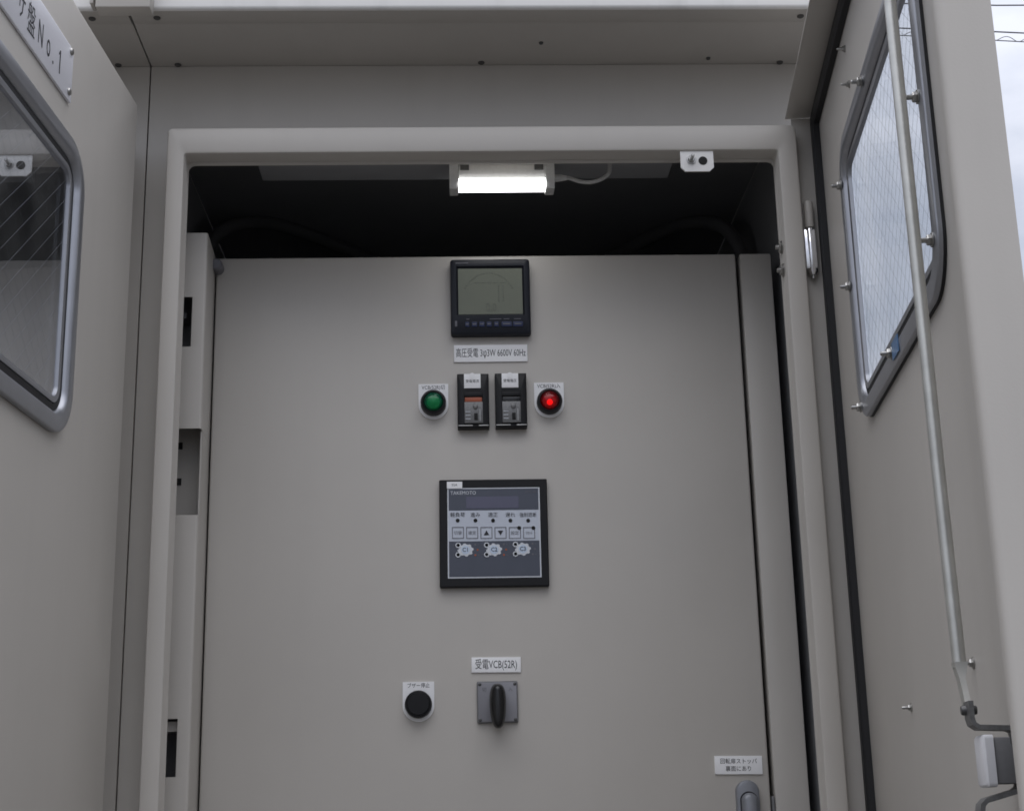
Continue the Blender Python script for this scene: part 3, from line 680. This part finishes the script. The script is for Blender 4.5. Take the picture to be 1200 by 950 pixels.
MB().box(.7080, .7340, -.0215, -.0055, 1.5180, 1.5500, .0015).build('latch_body', 'greyd', D)
MB().loft([rr(.7060, .7360, 1.5160, 1.5520, .003, -.0217, 4), rr(.7060, .7360, 1.5160, 1.5520, .003, -.0275, 4), rr(.7075, .7345, 1.5175, 1.5505, .003, -.0290, 4)]).build('latch_block', 'nylon', D, label='white plastic latch block')
MB().box(.7450, .7560, -.0060, -.0028, 1.5100, 1.5560, .001).build('latch_cam', 'dark', D)
MB().lathe([(.006, 0), (.006, -.008), (.004, -.010)], (.7500, -.0028, 1.5480), 'y', 6).build('latch_nut', 'dark', D)
rod2 = MB().tube([(.7190, RY, 1.486), (.7190, RY, 1.2), (.7190, RY, .30)], .0052, 14); rod2.build('locking_rod', 'rod', D)
for z in (2.30, .60): MB().box(.690, .722, -.042, -.0005, z-.012, z+.012, .002).build('rod_guide', 'zinc', D)

# --- door of the adjoining cubicle, swung back against the joint, outer side in view (+y is the outer side)
E_ = thing('outer_door', 'open beige door with silver framed window and the No.1 nameplate, outer side showing', 'cabinet door', (-.4027, 1.7454, 0), R(-90-4), 'outer cubicle doors')
lw = (.1945, .6600, 1.8945, 2.2220)
b = door_skin(MB(), -.013, .868, .16, 2.3915, (lw[0]+.012, lw[1]-.012, lw[2]+.012, lw[3]-.012, .05), 0, -.036, .009)
b.build('door_skin', 'beige', E_)
window_frame(E_, *lw, .052, 0, 1, .0008, 'glassn')
NP = thing('nameplate', 'white nameplate reading No.1 screwed to the open door', 'nameplate', (-.4027, 1.7454, 0), R(-90-4))
MB().loft([rr(.2470, .600, 2.2612, 2.3245, .001, .0005, 2), rr(.2470, .600, 2.2612, 2.3245, .001, .0030, 2), rr(.2474, .5996, 2.2616, 2.3241, .001, .0034, 2)]).build('plate', 'plate', NP)
for z in (2.3185, 2.2705): screw(NP, (.2560, .0034, z), 'y', 1, r=.0042, mat='zinc')
for ch, s_, w, h, zz in (('サ', .4040, .0210, .0290, 2.2755), ('盤', .3755, .0215, .0340, 2.2725), ('N', .3480, .0132, .0265, 2.2758), ('o', .3240, .0105, .0200, 2.2756), ('.', .3090, .0034, .0042, 2.2750)):
    lettering(ch, .04, s_, .0037, zz, 'ink', NP, flip=True, fit=(w, h))
one = [(.2872, 2.2752), (.2872, 2.3022), (.2890, 2.3022), (.2922, 2.2972), (.2922, 2.2952), (.2892, 2.2982), (.2892, 2.2752)]
MB().loft([[(x, y, z) for x, z in one] for y in (.0035, .0038)]).build('lettering', 'ink', NP)

# ------------------------------------------------------------------ overhead lines far behind
def line(label, pts, r, twist=None):
    res = []
    for k in range(len(pts)-1):
        for i in range(24):
            t = i/24; res.append(Vector(pts[k]).lerp(Vector(pts[k+1]), t))
    res.append(Vector(pts[-1]))
    o = MB().tube(res, r, 6)
    if twist:
        n = 1500; p0, p1 = Vector(pts[0]), Vector(pts[-1]); tw = []
        for i in range(n+1):
            t = i/n; p = p0.lerp(p1, t); a = t*2*math.pi*125; tw.append(p+Vector((0, .03*math.cos(a), .035+.035*math.sin(a))))
        o.tube(tw, r*.7, 5)
    w = o.build('overhead_line', 'line'); w['label'] = label; w['category'] = 'power line'; w['group'] = 'overhead lines'
    return w
line('topmost overhead line, slack and single, against the sky', [(-14, 20, 13.9), (2, 20, 13.36), (8.2, 20, 13.205), (14, 20, 13.22), (30, 20, 13.75)], .011)
line('overhead line with a second strand twisted round it, between the other two', [(-14, 20, 14.0), (30, 20, 11.25)], .008, True)
line('lowest straight overhead line against the sky', [(-14, 20, 13.75), (8.0, 20, 12.769), (8.56, 20, 12.738), (30, 20, 11.55)], .011)
